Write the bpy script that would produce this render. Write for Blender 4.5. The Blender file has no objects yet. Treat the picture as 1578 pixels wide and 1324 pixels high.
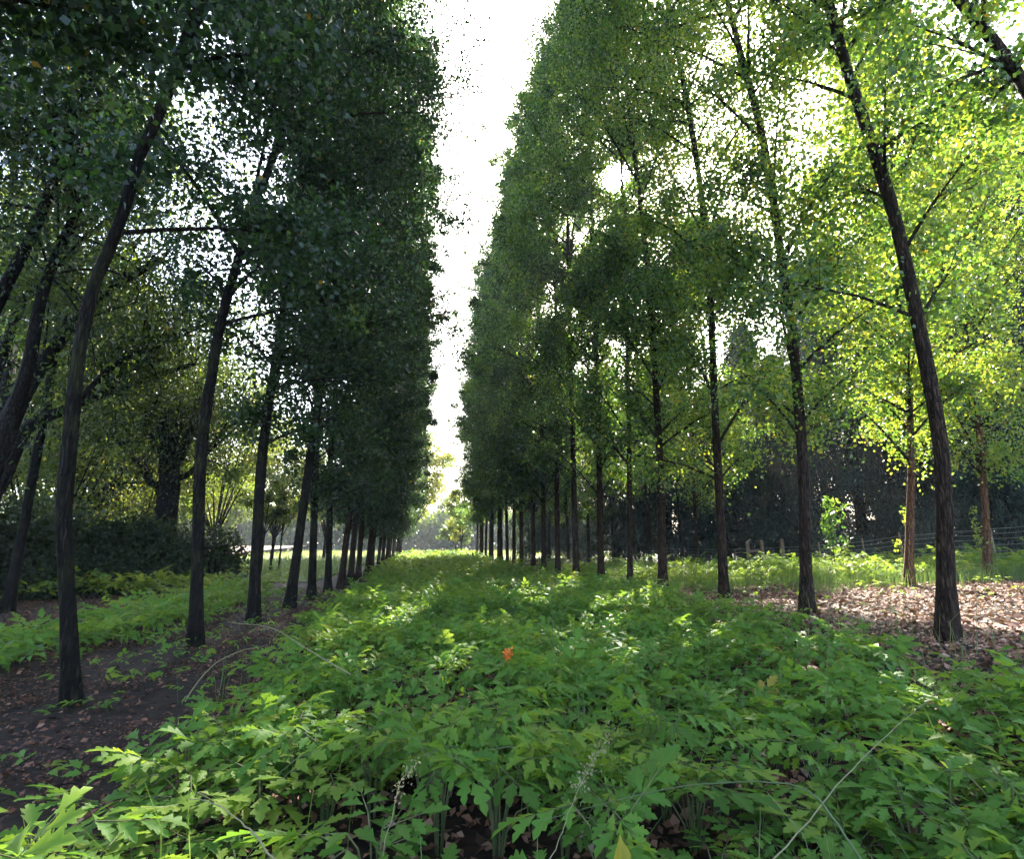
import bpy, math
import numpy as np
from mathutils import Vector, Matrix

rng = np.random.default_rng(11)
scene = bpy.context.scene
COL = scene.collection
R = math.radians
CAMZ = 1.65
HAZE = .0005
YAW = R(9.0)        # camera looks 9 degrees clockwise from the direction of the rows (+Y)
PITCH = R(12.0)
FOC = 840.0         # focal length in pixels of a 1578 px wide frame
SUN_AZ, SUN_EL = R(21.3), R(36.4)
SUN_DIR = np.array([math.sin(SUN_AZ) * math.cos(SUN_EL), math.cos(SUN_AZ) * math.cos(SUN_EL), math.sin(SUN_EL)])

# ------------------------------------------------------------------ helpers
def sm(a, b, x):
    t = np.clip((np.asarray(x, float) - a) / (b - a), 0, 1)
    return t * t * (3 - 2 * t)

def ray(u, v):
    x, y = (u - 789) / FOC, -(v - 662) / FOC
    c, s = math.cos(PITCH), math.sin(PITCH)
    fz = c - y * s
    up = y * c + s
    return np.array([x * math.cos(YAW) + fz * math.sin(YAW), -x * math.sin(YAW) + fz * math.cos(YAW), up])

def at(u, v, dist, toward=None):
    """point seen at photo pixel u, v on the upright plane facing the viewer at a horizontal distance"""
    d = ray(u, v)
    h = d[:2] / np.hypot(*d[:2]) if toward is None else toward
    t = dist / (d[:2] @ h)
    return np.array([0, 0, CAMZ]) + t * d

def noise2(x, y, s=1.0, k=0):
    x = np.asarray(x, float) / s + 13.7 * k
    y = np.asarray(y, float) / s - 7.1 * k
    return (np.sin(x * 1.7 + 1.3 * np.sin(y * 1.1 + k)) + np.sin(y * 2.1 + 1.7 * np.sin(x * .8 - k)) + .6 * np.sin(3.3 * x - 2.2 * y + k) + .5 * np.sin(4.9 * y + 2.6 * x)) / 3.1

def ground_z(x, y):
    x = np.asarray(x, float); y = np.asarray(y, float)
    z = -.33 * sm(12, 30, y) + .34 * sm(45, 85, y)
    z = z + (.40 * sm(3, 8, x) + .04 * np.clip(x - 8, 0, 14)) * (1 - .75 * sm(9, 30, y))
    z = z + .05 * noise2(x, y, 2.3, 1) * sm(2, 5, np.hypot(x, y)) + .02 * noise2(x, y, .6, 2)
    z = z + .25 * sm(8, 20, -x) * sm(10, 25, y) 
    return z

class MB:
    """collects vertices and faces; build() links them as one mesh object"""
    def __init__(s): s.V = []; s.F = []; s.H = []; s.U = []; s.n = 0
    def add(s, V, F, hue=0.5, uv=None):
        V = np.asarray(V, np.float32).reshape(-1, 3)
        F = np.asarray(F, np.int32)
        s.V.append(V); s.F.append(F + s.n)
        s.H.append(np.broadcast_to(np.asarray(hue, np.float32), (len(V),)).copy() if np.ndim(hue) == 0 else np.asarray(hue, np.float32))
        s.U.append(np.zeros((len(V), 2), np.float32) if uv is None else np.asarray(uv, np.float32))
        s.n += len(V)
    def mesh(s, name, mat, smooth=False):
        me = bpy.data.meshes.new(name)
        V = np.concatenate(s.V); H = np.concatenate(s.H); U = np.concatenate(s.U)
        loops = np.concatenate([f.ravel() for f in s.F])
        tot = np.concatenate([np.full(len(f), f.shape[1], np.int32) for f in s.F])
        start = np.concatenate([[0], np.cumsum(tot)[:-1]]).astype(np.int32)
        me.vertices.add(len(V)); me.vertices.foreach_set('co', V.ravel())
        me.loops.add(len(loops)); me.loops.foreach_set('vertex_index', loops)
        me.polygons.add(len(tot)); me.polygons.foreach_set('loop_start', start); me.polygons.foreach_set('loop_total', tot)
        if smooth: me.polygons.foreach_set('use_smooth', np.ones(len(tot), bool))
        me.update(calc_edges=True)
        a = me.attributes.new('hue', 'FLOAT', 'POINT'); a.data.foreach_set('value', H)
        a = me.attributes.new('vein', 'FLOAT2', 'POINT'); a.data.foreach_set('vector', U.ravel())
        me.materials.append(mat)
        return me
    def build(s, name, mat, parent=None, smooth=False):
        return link(name, s.mesh(name, mat, smooth), parent)

def link(name, data, parent=None):
    o = bpy.data.objects.new(name, data); COL.objects.link(o)
    if parent is not None: o.parent = parent
    return o

def tag(o, label, cat, group=None, kind=None):
    if label: o['label'] = label
    if cat: o['category'] = cat
    if group: o['group'] = group
    if kind: o['kind'] = kind
    return o

def thing(name, loc, label, cat, group=None, rz=0):
    o = link(name, None); o.location = [float(c) for c in loc]; o.rotation_euler = (0, 0, float(rz))
    o.empty_display_size = .3
    return tag(o, label, cat, group)

def copy_tree(root, loc, label=None, rz=0, sc=1.0, group=None):
    r = root.copy(); COL.objects.link(r)
    r.location = [float(c) for c in loc]; r.rotation_euler = (0, 0, float(rz))
    r.scale = (sc, sc, sc) if np.ndim(sc) == 0 else sc
    if label: r['label'] = label
    if group: r['group'] = group
    for ch in list(root.children):
        c = ch.copy(); COL.objects.link(c); c.parent = r
    return r

def unit(a): return a / np.maximum(np.linalg.norm(a, axis=-1, keepdims=True), 1e-9)

def tube(mb, pts, rad, k=8, hue=.5, wob=0.0):
    pts = np.asarray(pts, float); n = len(pts)
    rad = np.broadcast_to(np.asarray(rad, float), (n,))
    t = unit(np.gradient(pts, axis=0))
    ref = np.array([1., 0, 0]) if abs(t[0, 0]) < .8 else np.array([0, 1., 0])
    u = unit(np.cross(t, ref)); w = np.cross(t, u)
    a = np.arange(k) / k * 2 * np.pi
    rr = rad[:, None] * (1 + (wob * (np.sin(a * 3 + 1.3)[None] * .6 + np.sin(a * 5 + np.arange(n)[:, None] * .35) * .4 + .5 * (rng.random((n, k)) - .5)) if wob else 0))
    V = pts[:, None] + rr[..., None] * (np.cos(a)[None, :, None] * u[:, None] + np.sin(a)[None, :, None] * w[:, None])
    i = np.arange(n - 1)[:, None] * k; j = np.arange(k)[None]; j2 = (j + 1) % k
    F = np.stack([i + j, i + j2, i + k + j2, i + k + j], -1).reshape(-1, 4)
    mb.add(V.reshape(-1, 3), F, hue)
    mb.add(np.vstack([V[-1], pts[-1] + t[-1] * rad[-1]]), [[q, (q + 1) % k, k] for q in range(k)], hue)

def smooth_path(P, n):
    """Catmull-Rom through control points"""
    P = np.asarray(P, float); Q = np.vstack([2 * P[0] - P[1], P, 2 * P[-1] - P[-2]])
    s = np.linspace(0, len(P) - 1 - 1e-6, n); i = s.astype(int); f = (s - i)[:, None]
    a, b, c, d = Q[i], Q[i + 1], Q[i + 2], Q[i + 3]
    return .5 * (2 * b + (c - a) * f + (2 * a - 5 * b + 4 * c - d) * f ** 2 + (3 * b - a - 3 * c + d) * f ** 3)

def rand_unit(n, zs=1.0):
    v = rng.normal(size=(n, 3)); v[:, 2] *= zs
    return unit(v)

def leaves(mb, P, size, hue, width=.42, hang=.5, nz=.6, fold=.12):
    """one pointed, folded leaf blade per point; hang: how much the blade axis points down, nz: how much blades face up"""
    n = len(P)
    ax = rand_unit(n); ax[:, 2] -= hang; ax = unit(ax)
    nr = rand_unit(n); nr[:, 2] = nr[:, 2] + nz * 1.2; 
    nr = unit(nr - ax * (nr * ax).sum(1, keepdims=True))
    b = np.cross(ax, nr)
    s = np.broadcast_to(size, (n,))[:, None]
    V = np.stack([P, P + ax * s * .38 + b * s * width + nr * s * fold, P + ax * s, P + ax * s * .38 - b * s * width + nr * s * fold], 1)
    F = np.arange(n * 4).reshape(n, 4)
    h = np.repeat(np.broadcast_to(hue, (n,)), 4)
    mb.add(V.reshape(-1, 3), F, h)

# ------------------------------------------------------------------ materials
def new_mat(name):
    m = bpy.data.materials.new(name); m.use_nodes = True
    m.node_tree.nodes.clear()
    return m, m.node_tree.nodes, m.node_tree.links

def ramp(nd, stops):
    r = nd.new('ShaderNodeValToRGB'); e = r.color_ramp.elements
    while len(e) < len(stops): e.new(.5)
    for el, (p, c) in zip(e, stops): el.position = p; el.color = (*c, 1)
    return r

def leaf_mat(name, stops, tstops, trans=.45, rough=.42, spec=.45, vein=False):
    m, nd, lk = new_mat(name)
    out = nd.new('ShaderNodeOutputMaterial'); at_ = nd.new('ShaderNodeAttribute'); at_.attribute_name = 'hue'
    c = ramp(nd, stops); t = ramp(nd, tstops)
    p = nd.new('ShaderNodeBsdfPrincipled'); p.inputs['Roughness'].default_value = rough
    p.inputs['Specular IOR Level'].default_value = spec
    tr = nd.new('ShaderNodeBsdfTranslucent'); mx = nd.new('ShaderNodeMixShader'); mx.inputs[0].default_value = trans
    lk.new(at_.outputs['Fac'], c.inputs[0]); lk.new(at_.outputs['Fac'], t.inputs[0])
    csock = c.outputs[0]
    if vein:
        va = nd.new('ShaderNodeAttribute'); va.attribute_name = 'vein'
        sp = nd.new('ShaderNodeSeparateXYZ'); lk.new(va.outputs['Vector'], sp.inputs[0])
        lt = nd.new('ShaderNodeMapRange'); lt.inputs[1].default_value = 0; lt.inputs[2].default_value = .07
        lt.inputs[3].default_value = .55; lt.inputs[4].default_value = 0
        lk.new(sp.outputs[0], lt.inputs[0])
        tc = nd.new('ShaderNodeTexCoord'); no = nd.new('ShaderNodeTexNoise'); no.inputs['Scale'].default_value = 14
        lk.new(tc.outputs['Object'], no.inputs['Vector'])
        m2 = nd.new('ShaderNodeMix'); m2.data_type = 'RGBA'; m2.blend_type = 'MULTIPLY'; m2.inputs[0].default_value = .35
        lk.new(csock, m2.inputs[6]); lk.new(no.outputs['Color'], m2.inputs[7])
        m1 = nd.new('ShaderNodeMix'); m1.data_type = 'RGBA'; m1.inputs[7].default_value = (.16, .24, .07, 1)
        lk.new(lt.outputs[0], m1.inputs[0]); lk.new(m2.outputs[2], m1.inputs[6]); csock = m1.outputs[2]
    lk.new(csock, p.inputs['Base Color']); lk.new(t.outputs[0], tr.inputs['Color'])
    lk.new(p.outputs[0], mx.inputs[1]); lk.new(tr.outputs[0], mx.inputs[2]); lk.new(mx.outputs[0], out.inputs[0])
    return m

def bark_mat(name, c1, c2, scale=1.0, moss=None):
    m, nd, lk = new_mat(name)
    out = nd.new('ShaderNodeOutputMaterial'); p = nd.new('ShaderNodeBsdfPrincipled'); p.inputs['Roughness'].default_value = .9
    p.inputs['Specular IOR Level'].default_value = .15
    tc = nd.new('ShaderNodeTexCoord'); mp = nd.new('ShaderNodeMapping'); mp.inputs['Scale'].default_value = (30 * scale, 30 * scale, 4.2 * scale)
    lk.new(tc.outputs['Object'], mp.inputs[0])
    n1 = nd.new('ShaderNodeTexNoise'); n1.inputs['Scale'].default_value = 1; n1.inputs['Detail'].default_value = 5; n1.inputs['Distortion'].default_value = .6
    vo = nd.new('ShaderNodeTexVoronoi'); vo.feature = 'DISTANCE_TO_EDGE'; vo.inputs['Scale'].default_value = .8
    lk.new(mp.outputs[0], n1.inputs['Vector'])
    vsc = nd.new('ShaderNodeVectorMath'); vsc.operation = 'MULTIPLY_ADD'; lk.new(n1.outputs['Color'], vsc.inputs[0]); vsc.inputs[1].default_value = (2.2, 2.2, 2.2); lk.new(mp.outputs[0], vsc.inputs[2]); lk.new(vsc.outputs[0], vo.inputs['Vector'])
    r = ramp(nd, [(.3, c1), (.7, c2)]); lk.new(n1.outputs[0], r.inputs[0])
    cr = nd.new('ShaderNodeMapRange'); cr.inputs[2].default_value = .2; cr.inputs[3].default_value = .30; cr.inputs[4].default_value = 1
    lk.new(vo.outputs['Distance'], cr.inputs[0])
    mu = nd.new('ShaderNodeMix'); mu.data_type = 'RGBA'; mu.blend_type = 'MULTIPLY'; mu.inputs[0].default_value = 1
    lk.new(r.outputs[0], mu.inputs[6]); lk.new(cr.outputs[0], mu.inputs[7])
    col = mu.outputs[2]
    if moss:
        n2 = nd.new('ShaderNodeTexNoise'); n2.inputs['Scale'].default_value = 1.6; n2.inputs['Detail'].default_value = 4
        lk.new(tc.outputs['Object'], n2.inputs['Vector'])
        mr = nd.new('ShaderNodeMapRange'); mr.inputs[1].default_value = .52; mr.inputs[2].default_value = .68; mr.inputs[4].default_value = .7
        lk.new(n2.outputs[0], mr.inputs[0])
        mm = nd.new('ShaderNodeMix'); mm.data_type = 'RGBA'; mm.inputs[7].default_value = (*moss, 1)
        lk.new(mr.outputs[0], mm.inputs[0]); lk.new(col, mm.inputs[6]); col = mm.outputs[2]
    lk.new(col, p.inputs['Base Color'])
    bp = nd.new('ShaderNodeBump'); bp.inputs['Strength'].default_value = 1; bp.inputs['Distance'].default_value = .05
    lk.new(cr.outputs[0], bp.inputs['Height']); lk.new(bp.outputs[0], p.inputs['Normal'])
    lk.new(p.outputs[0], out.inputs[0])
    return m

def plain_mat(name, c1, c2, scale=6, rough=.85, detail=5):
    m, nd, lk = new_mat(name)
    out = nd.new('ShaderNodeOutputMaterial'); p = nd.new('ShaderNodeBsdfPrincipled'); p.inputs['Roughness'].default_value = rough
    p.inputs['Specular IOR Level'].default_value = .2
    tc = nd.new('ShaderNodeTexCoord'); n1 = nd.new('ShaderNodeTexNoise'); n1.inputs['Scale'].default_value = scale; n1.inputs['Detail'].default_value = detail
    lk.new(tc.outputs['Object'], n1.inputs['Vector'])
    r = ramp(nd, [(.35, c1), (.65, c2)]); lk.new(n1.outputs[0], r.inputs[0]); lk.new(r.outputs[0], p.inputs['Base Color'])
    bp = nd.new('ShaderNodeBump'); bp.inputs['Strength'].default_value = .5; bp.inputs['Distance'].default_value = .03
    lk.new(n1.outputs[0], bp.inputs['Height']); lk.new(bp.outputs[0], p.inputs['Normal'])
    lk.new(p.outputs[0], out.inputs[0])
    return m

G = lambda *a: a
M = {}
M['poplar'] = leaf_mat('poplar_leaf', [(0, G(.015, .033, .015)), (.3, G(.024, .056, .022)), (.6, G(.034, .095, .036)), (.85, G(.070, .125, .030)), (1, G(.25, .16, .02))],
                       [(0, G(.025, .065, .018)), (.3, G(.08, .18, .022)), (.6, G(.27, .47, .04)), (.85, G(.58, .64, .04)), (1, G(.50, .30, .02))], trans=.48, rough=.36, spec=.5)  # dark low end of the hue stands in for shade on the mulch side
M['wood_leaf'] = leaf_mat('woodland_leaf', [(0, G(.012, .026, .010)), (.6, G(.038, .07, .018)), (1, G(.14, .15, .03))],
                          [(0, G(.04, .08, .015)), (.6, G(.22, .31, .03)), (1, G(.5, .47, .06))], trans=.42, rough=.45, spec=.4)
M['dry_leaf'] = leaf_mat('autumn_leaf', [(0, G(.10, .08, .045)), (.6, G(.17, .12, .06)), (1, G(.22, .17, .05))],
                         [(0, G(.28, .22, .10)), (.6, G(.40, .30, .14)), (1, G(.5, .42, .08))], trans=.45)
M['conifer'] = leaf_mat('conifer_spray', [(0, G(.020, .038, .030)), (.6, G(.035, .06, .044)), (1, G(.08, .075, .05))],
                        [(0, G(.02, .04, .02)), (1, G(.06, .07, .03))], trans=.15, rough=.6, spec=.25)
M['bramble'] = leaf_mat('bramble_leaf', [(0, G(.016, .034, .012)), (.7, G(.035, .06, .02)), (1, G(.10, .08, .02))],
                        [(0, G(.05, .11, .02)), (1, G(.25, .25, .03))], trans=.3, rough=.5)
M['herb'] = leaf_mat('herb_leaf', [(0, G(.050, .115, .018)), (.5, G(.100, .220, .034)), (.82, G(.20, .26, .032)), (.93, G(.26, .25, .05)), (1, G(.42, .26, .03))],
                     [(0, G(.08, .20, .02)), (.5, G(.22, .36, .03)), (.82, G(.34, .44, .05)), (.93, G(.5, .45, .05)), (1, G(.6, .36, .03))], trans=.44, rough=.55, spec=.12, vein=True)
M['grass'] = leaf_mat('grass_blade', [(0, G(.04, .09, .02)), (.6, G(.07, .12, .03)), (1, G(.28, .23, .10))],
                      [(0, G(.08, .18, .03)), (.6, G(.20, .28, .05)), (1, G(.45, .38, .15))], trans=.35, rough=.5)
M['stalk'] = leaf_mat('dry_stalk', [(0, G(.05, .09, .03)), (.5, G(.13, .15, .07)), (1, G(.22, .19, .10))],
                      [(0, G(.1, .2, .04)), (1, G(.4, .35, .18))], trans=.25, rough=.5)
M['litter'] = leaf_mat('leaf_litter', [(0, G(.022, .010, .007)), (.5, G(.17, .072, .042)), (.85, G(.36, .20, .14)), (1, G(.42, .32, .24))],
                       [(0, G(.06, .03, .02)), (1, G(.3, .2, .1))], trans=.15, rough=.7, spec=.25)
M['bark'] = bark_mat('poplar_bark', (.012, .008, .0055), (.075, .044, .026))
M['bark_red'] = bark_mat('reddish_bark', (.10, .045, .022), (.24, .12, .06))
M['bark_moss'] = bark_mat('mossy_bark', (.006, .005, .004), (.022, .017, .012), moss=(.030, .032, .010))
M['bark_dark'] = bark_mat('woodland_bark', (.009, .007, .006), (.028, .022, .017), scale=.8)
M['limb'] = bark_mat('branch_bark', (.025, .02, .014), (.07, .055, .04), scale=2)
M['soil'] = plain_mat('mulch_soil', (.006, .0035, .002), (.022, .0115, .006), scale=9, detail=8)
M['lawn_soil'] = plain_mat('turf_soil', (.05, .09, .02), (.11, .16, .035), scale=3)
M['field'] = plain_mat('dry_field', (.14, .105, .08), (.20, .15, .115), scale=2)
M['hill'] = plain_mat('wooded_hill', (.05, .07, .05), (.10, .11, .07), scale=.12)
M['post'] = plain_mat('weathered_wood', (.14, .10, .07), (.25, .185, .13), scale=14)
M['wire'] = plain_mat('galvanised_wire', (.22, .21, .20), (.36, .34, .32), scale=20, rough=.5)
M['stem'] = plain_mat('herb_stem', (.05, .09, .03), (.12, .11, .05), scale=12, rough=.6)
M['petal'] = leaf_mat('orange_petal', [(0, G(.55, .12, .02)), (1, G(.75, .24, .03))], [(0, G(.7, .15, .02)), (1, G(.8, .3, .03))], trans=.4)

# ------------------------------------------------------------------ world, sun, camera
w = bpy.data.worlds.new('World'); scene.world = w; w.use_nodes = True
nt = w.node_tree; nt.nodes.clear()
wo = nt.nodes.new('ShaderNodeOutputWorld'); bg = nt.nodes.new('ShaderNodeBackground'); sk = nt.nodes.new('ShaderNodeTexSky')
sk.sky_type = 'NISHITA'; sk.sun_disc = False; sk.sun_elevation = SUN_EL; sk.sun_rotation = SUN_AZ
sk.air_density = 1.0; sk.dust_density = 3.0; sk.ozone_density = 1.0
bg.inputs[1].default_value = .15
# the sun's own disc and the bright aureole of the sky round it
geo = nt.nodes.new('ShaderNodeTexCoord'); dt = nt.nodes.new('ShaderNodeVectorMath'); dt.operation = 'DOT_PRODUCT'
nrm = nt.nodes.new('ShaderNodeVectorMath'); nrm.operation = 'NORMALIZE'
nt.links.new(geo.outputs['Generated'], nrm.inputs[0]); nt.links.new(nrm.outputs[0], dt.inputs[0]); dt.inputs[1].default_value = tuple(SUN_DIR)
ac = nt.nodes.new('ShaderNodeMath'); ac.operation = 'ARCCOSINE'; nt.links.new(dt.outputs['Value'], ac.inputs[0])
mr = nt.nodes.new('ShaderNodeMapRange'); mr.inputs[1].default_value = R(.3); mr.inputs[2].default_value = R(2.4); mr.inputs[3].default_value = 1; mr.inputs[4].default_value = 0
nt.links.new(ac.outputs[0], mr.inputs[0])
pw = nt.nodes.new('ShaderNodeMath'); pw.operation = 'POWER'; pw.inputs[1].default_value = 3; nt.links.new(mr.outputs[0], pw.inputs[0])
ml = nt.nodes.new('ShaderNodeMath'); ml.operation = 'MULTIPLY'; ml.inputs[1].default_value = 90; nt.links.new(pw.outputs[0], ml.inputs[0])
bg2 = nt.nodes.new('ShaderNodeBackground'); bg2.inputs[0].default_value = (1, .93, .80, 1); nt.links.new(ml.outputs[0], bg2.inputs[1])
ad = nt.nodes.new('ShaderNodeAddShader')
nt.links.new(sk.outputs[0], bg.inputs[0]); nt.links.new(bg.outputs[0], ad.inputs[0]); nt.links.new(bg2.outputs[0], ad.inputs[1])
nt.links.new(ad.outputs[0], wo.inputs[0])

sl = bpy.data.lights.new('sun', 'SUN'); sl.energy = 4.9; sl.angle = R(.5); sl.color = (1, .92, .78)
so = link('sun', sl); so.rotation_euler = Vector(-SUN_DIR).to_track_quat('-Z', 'Y').to_euler()

cd = bpy.data.cameras.new('camera'); cam = link('camera', cd); scene.camera = cam
cd.sensor_width = 36; cd.lens = 36 * FOC / 1578; cd.clip_end = 3000; cd.clip_start = .05
fw = Vector((math.sin(YAW) * math.cos(PITCH), math.cos(YAW) * math.cos(PITCH), math.sin(PITCH)))
cam.location = (0, 0, CAMZ); cam.rotation_euler = fw.to_track_quat('-Z', 'Y').to_euler()
vs = scene.view_settings; vs.view_transform = 'Standard'; vs.look = 'None'; vs.gamma = 1; vs.exposure = 2.95
cy = scene.cycles
cy.max_bounces = 6; cy.diffuse_bounces = 4; cy.glossy_bounces = 2; cy.transmission_bounces = 4; cy.transparent_max_bounces = 4
cy.sample_clamp_indirect = 6; cy.use_denoising = True; cy.denoiser = 'OPENIMAGEDENOISE'
cy.use_adaptive_sampling = True; cy.adaptive_threshold = .02
cy.caustics_reflective = False; cy.caustics_refractive = False

haze_mat, hn, hl = new_mat('haze_air')
ho = hn.new('ShaderNodeOutputMaterial'); hv = hn.new('ShaderNodeVolumePrincipled'); hv.inputs['Density'].default_value = HAZE
hv.inputs['Color'].default_value = (.86, .92, 1, 1); hv.inputs['Anisotropy'].default_value = 0
hl.new(hv.outputs[0], ho.inputs['Volume'])
# ------------------------------------------------------------------ ground
def grid_mesh(name, xs, ys, mat, dz=0., zf=None):
    X, Y = np.meshgrid(xs, ys); Z = (ground_z if zf is None else zf)(X, Y) + dz
    mb = MB(); nx = len(xs); i = (np.arange(len(ys) - 1)[:, None] * nx + np.arange(nx - 1)[None]).ravel()
    mb.add(np.stack([X, Y, Z], -1).reshape(-1, 3), np.stack([i, i + 1, i + nx + 1, i + nx], -1))
    return mb.build(name, mat, smooth=True)
xs = np.concatenate([[-900, -300, -120, -60], np.arange(-40, -12, 2), np.arange(-12, 22, .3), np.arange(22, 50, 2), [60, 120, 300, 900]])
ys = np.concatenate([[-200, -60, -20], np.arange(-6, 26, .3), np.arange(26, 96, 2), [110, 160, 300, 900, 1500]])
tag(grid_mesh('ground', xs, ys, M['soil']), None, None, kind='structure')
tag(grid_mesh('lawn', np.arange(-34, -5, 2.), np.arange(32, 64, 2.), M['lawn_soil'], .06), None, None, kind='structure')
tag(grid_mesh('dry_field', np.arange(-72, -23, 3.), np.arange(62, 125, 3.), M['field'], .10, lambda x, y: ground_z(x, y) + .02 * (y - 62)), None, None, kind='structure')
tag(grid_mesh('meadow', np.arange(-24, 40, 2.), np.arange(63, 150, 3.), M['lawn_soil'], .05), None, None, kind='structure')

# ------------------------------------------------------------------ poplars
def poplar_crown(path, h0, H, Rc, n_limb, n_twig, n_leaf, size, hue0=.35, hs=.22, limb_mb=None, prune=None, bias=(0, 0), yel=.02, tmin=.15, spread=1.0):
    """path(h): trunk centre at height h. Limbs climb from the trunk; twigs along them carry the leaf clusters"""
    mb = MB()
    h = h0 + (H - h0) * np.sort(rng.random(n_limb)) ** .95
    f = (h - h0) / (H - h0)
    az = np.arange(n_limb) * 2.4 + rng.random(n_limb) * .9
    L = Rc * (.60 + .40 * np.sin(np.clip(f * 1.5 + .25, 0, 1.6))) * np.clip((1 - f) * 3.2 + .12, 0, 1) * rng.uniform(.62, 1.14, n_limb)
    el = np.radians(rng.uniform(22, 52, n_limb) + 25 * f * 0.6)
    S = np.array([path(x) for x in h])
    D = np.stack([np.cos(az) * np.cos(el) + bias[0], np.sin(az) * np.cos(el) + bias[1], np.sin(el)], -1)
    t = rng.random((n_limb, n_twig)) ** .65 * (1 - tmin) + tmin
    C = S[:, None] + D[:, None] * (L[:, None] * t)[..., None] + rng.normal(size=(n_limb, n_twig, 3)) * (.11 * L[:, None, None] * (.4 + t[..., None]))
    C[..., 2] += -.10 * L[:, None] * t ** 2
    if limb_mb is not None:
        for i in range(n_limb):
            q = np.array([S[i] - D[i] * .05, S[i] + D[i] * L[i] * .45 + [0, 0, .02 * L[i]], S[i] + D[i] * L[i] - np.array([0, 0, .08 * L[i]])])
            r0 = (.014 + .016 * L[i] * (1 - f[i] * .6)) * .8
            tube(limb_mb, smooth_path(q, 5), np.linspace(r0, .006, 5), 5)
            for j in range(0, n_twig, 1):
                b0 = S[i] + D[i] * L[i] * max(t[i, j] - .22, .1)
                tube(limb_mb, [b0, (b0 + C[i, j]) / 2 + [0, 0, .03], C[i, j]], [.008, .006, .004], 3)
    C = C.reshape(-1, 3)
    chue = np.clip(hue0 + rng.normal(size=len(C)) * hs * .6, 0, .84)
    N = int(n_leaf / len(C)); cnt = np.maximum(2, (N * rng.gamma(2.2, 1 / 2.2, len(C)))).astype(int)
    idx = np.repeat(np.arange(len(C)), cnt)
    sg = spread * rng.uniform(.11, .34, len(C))[idx][:, None]
    P = C[idx] + rng.normal(size=(len(idx), 3)) * sg * [1, 1, .9]
    hue = np.clip(chue[idx] + rng.normal(size=len(idx)) * hs * .5, 0, .86)
    hue[rng.random(len(idx)) < yel] = 1.0
    if prune is not None:
        k = prune(P); P, hue = P[k], hue[k]
    leaves(mb, P, size * rng.uniform(.65, 1.25, len(P)), hue, width=.44, hang=.6, nz=.15)
    return mb

# openings in the canopy: the one the sun is seen through, and those that let sun flecks down to the herbs
GAPS = [(0, 0, CAMZ, 0, math.tan(R(1.15)))] + [(float(a), float(b), .45, float(c), 0) for a, b, c in np.stack([rng.uniform(-1.6, 6, 26), rng.uniform(11, 46, 26) , rng.uniform(.35, 1.0, 26)], 1)] + [(x, y, .4, r, 0) for x, y, r in ((-1.5, 3.3, .75), (-1.2, 2.5, .7), (-.9, 4.4, .6), (-.35, 2.3, .3), (-1.2, 8.5, .55), (-.8, 7.2, .4), (-.5, 11, .6), (1.8, 7.6, .45), (2.6, 6.8, .5), (3.0, 9.5, .6), (4.2, 8.2, .5), (1.2, 9.8, .5), (.4, 6.6, .35), (4.9, 6.4, .45), (4.6, 5.0, .35), (2.6, 4.2, .28), (3.6, 3.4, .3), (8.5, 9.5, 1.2), (10, 11, 1.3), (11.8, 12, 1.3), (9.5, 8, .9), (7.6, 11.5, .8), (10, 17, 1.0), (13, 20, 1.2), (15.5, 17, 1.2), (12, 24, 1.0), (0, 15, .7), (2.5, 13, .6), (4.5, 12, .7))]
def gap_keep(base):
    """leaves stay clear of the opening in the canopy that the sun shines through"""
    b = np.asarray(base, float)
    def f(P):
        keep = np.ones(len(P), bool)
        for (x, y, z, r0, g) in GAPS:
            Q = P + b - np.array([x, y, z]); s = Q @ SUN_DIR
            d = np.linalg.norm(Q - s[:, None] * SUN_DIR, axis=1)
            keep &= (d > (r0 + np.maximum(s, 0) * g) * rng.uniform(.6, 1.6, len(P))) | (s < 0)
        return keep
    return f

def bark_trunk(parent, P, r0, H, mat, k=14, n=26):
    mb = MB(); P = np.asarray(P)
    hh = P[:, 2] / H
    rad = r0 * (1 - .80 * np.clip(hh, 0, 1) ** .9) + r0 * .75 * np.exp(-np.maximum(P[:, 2], 0) / .26) 
    tube(mb, P, np.maximum(rad, .01), k, wob=.15)
    return mb.build('trunk', mat, parent, smooth=True)

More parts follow.
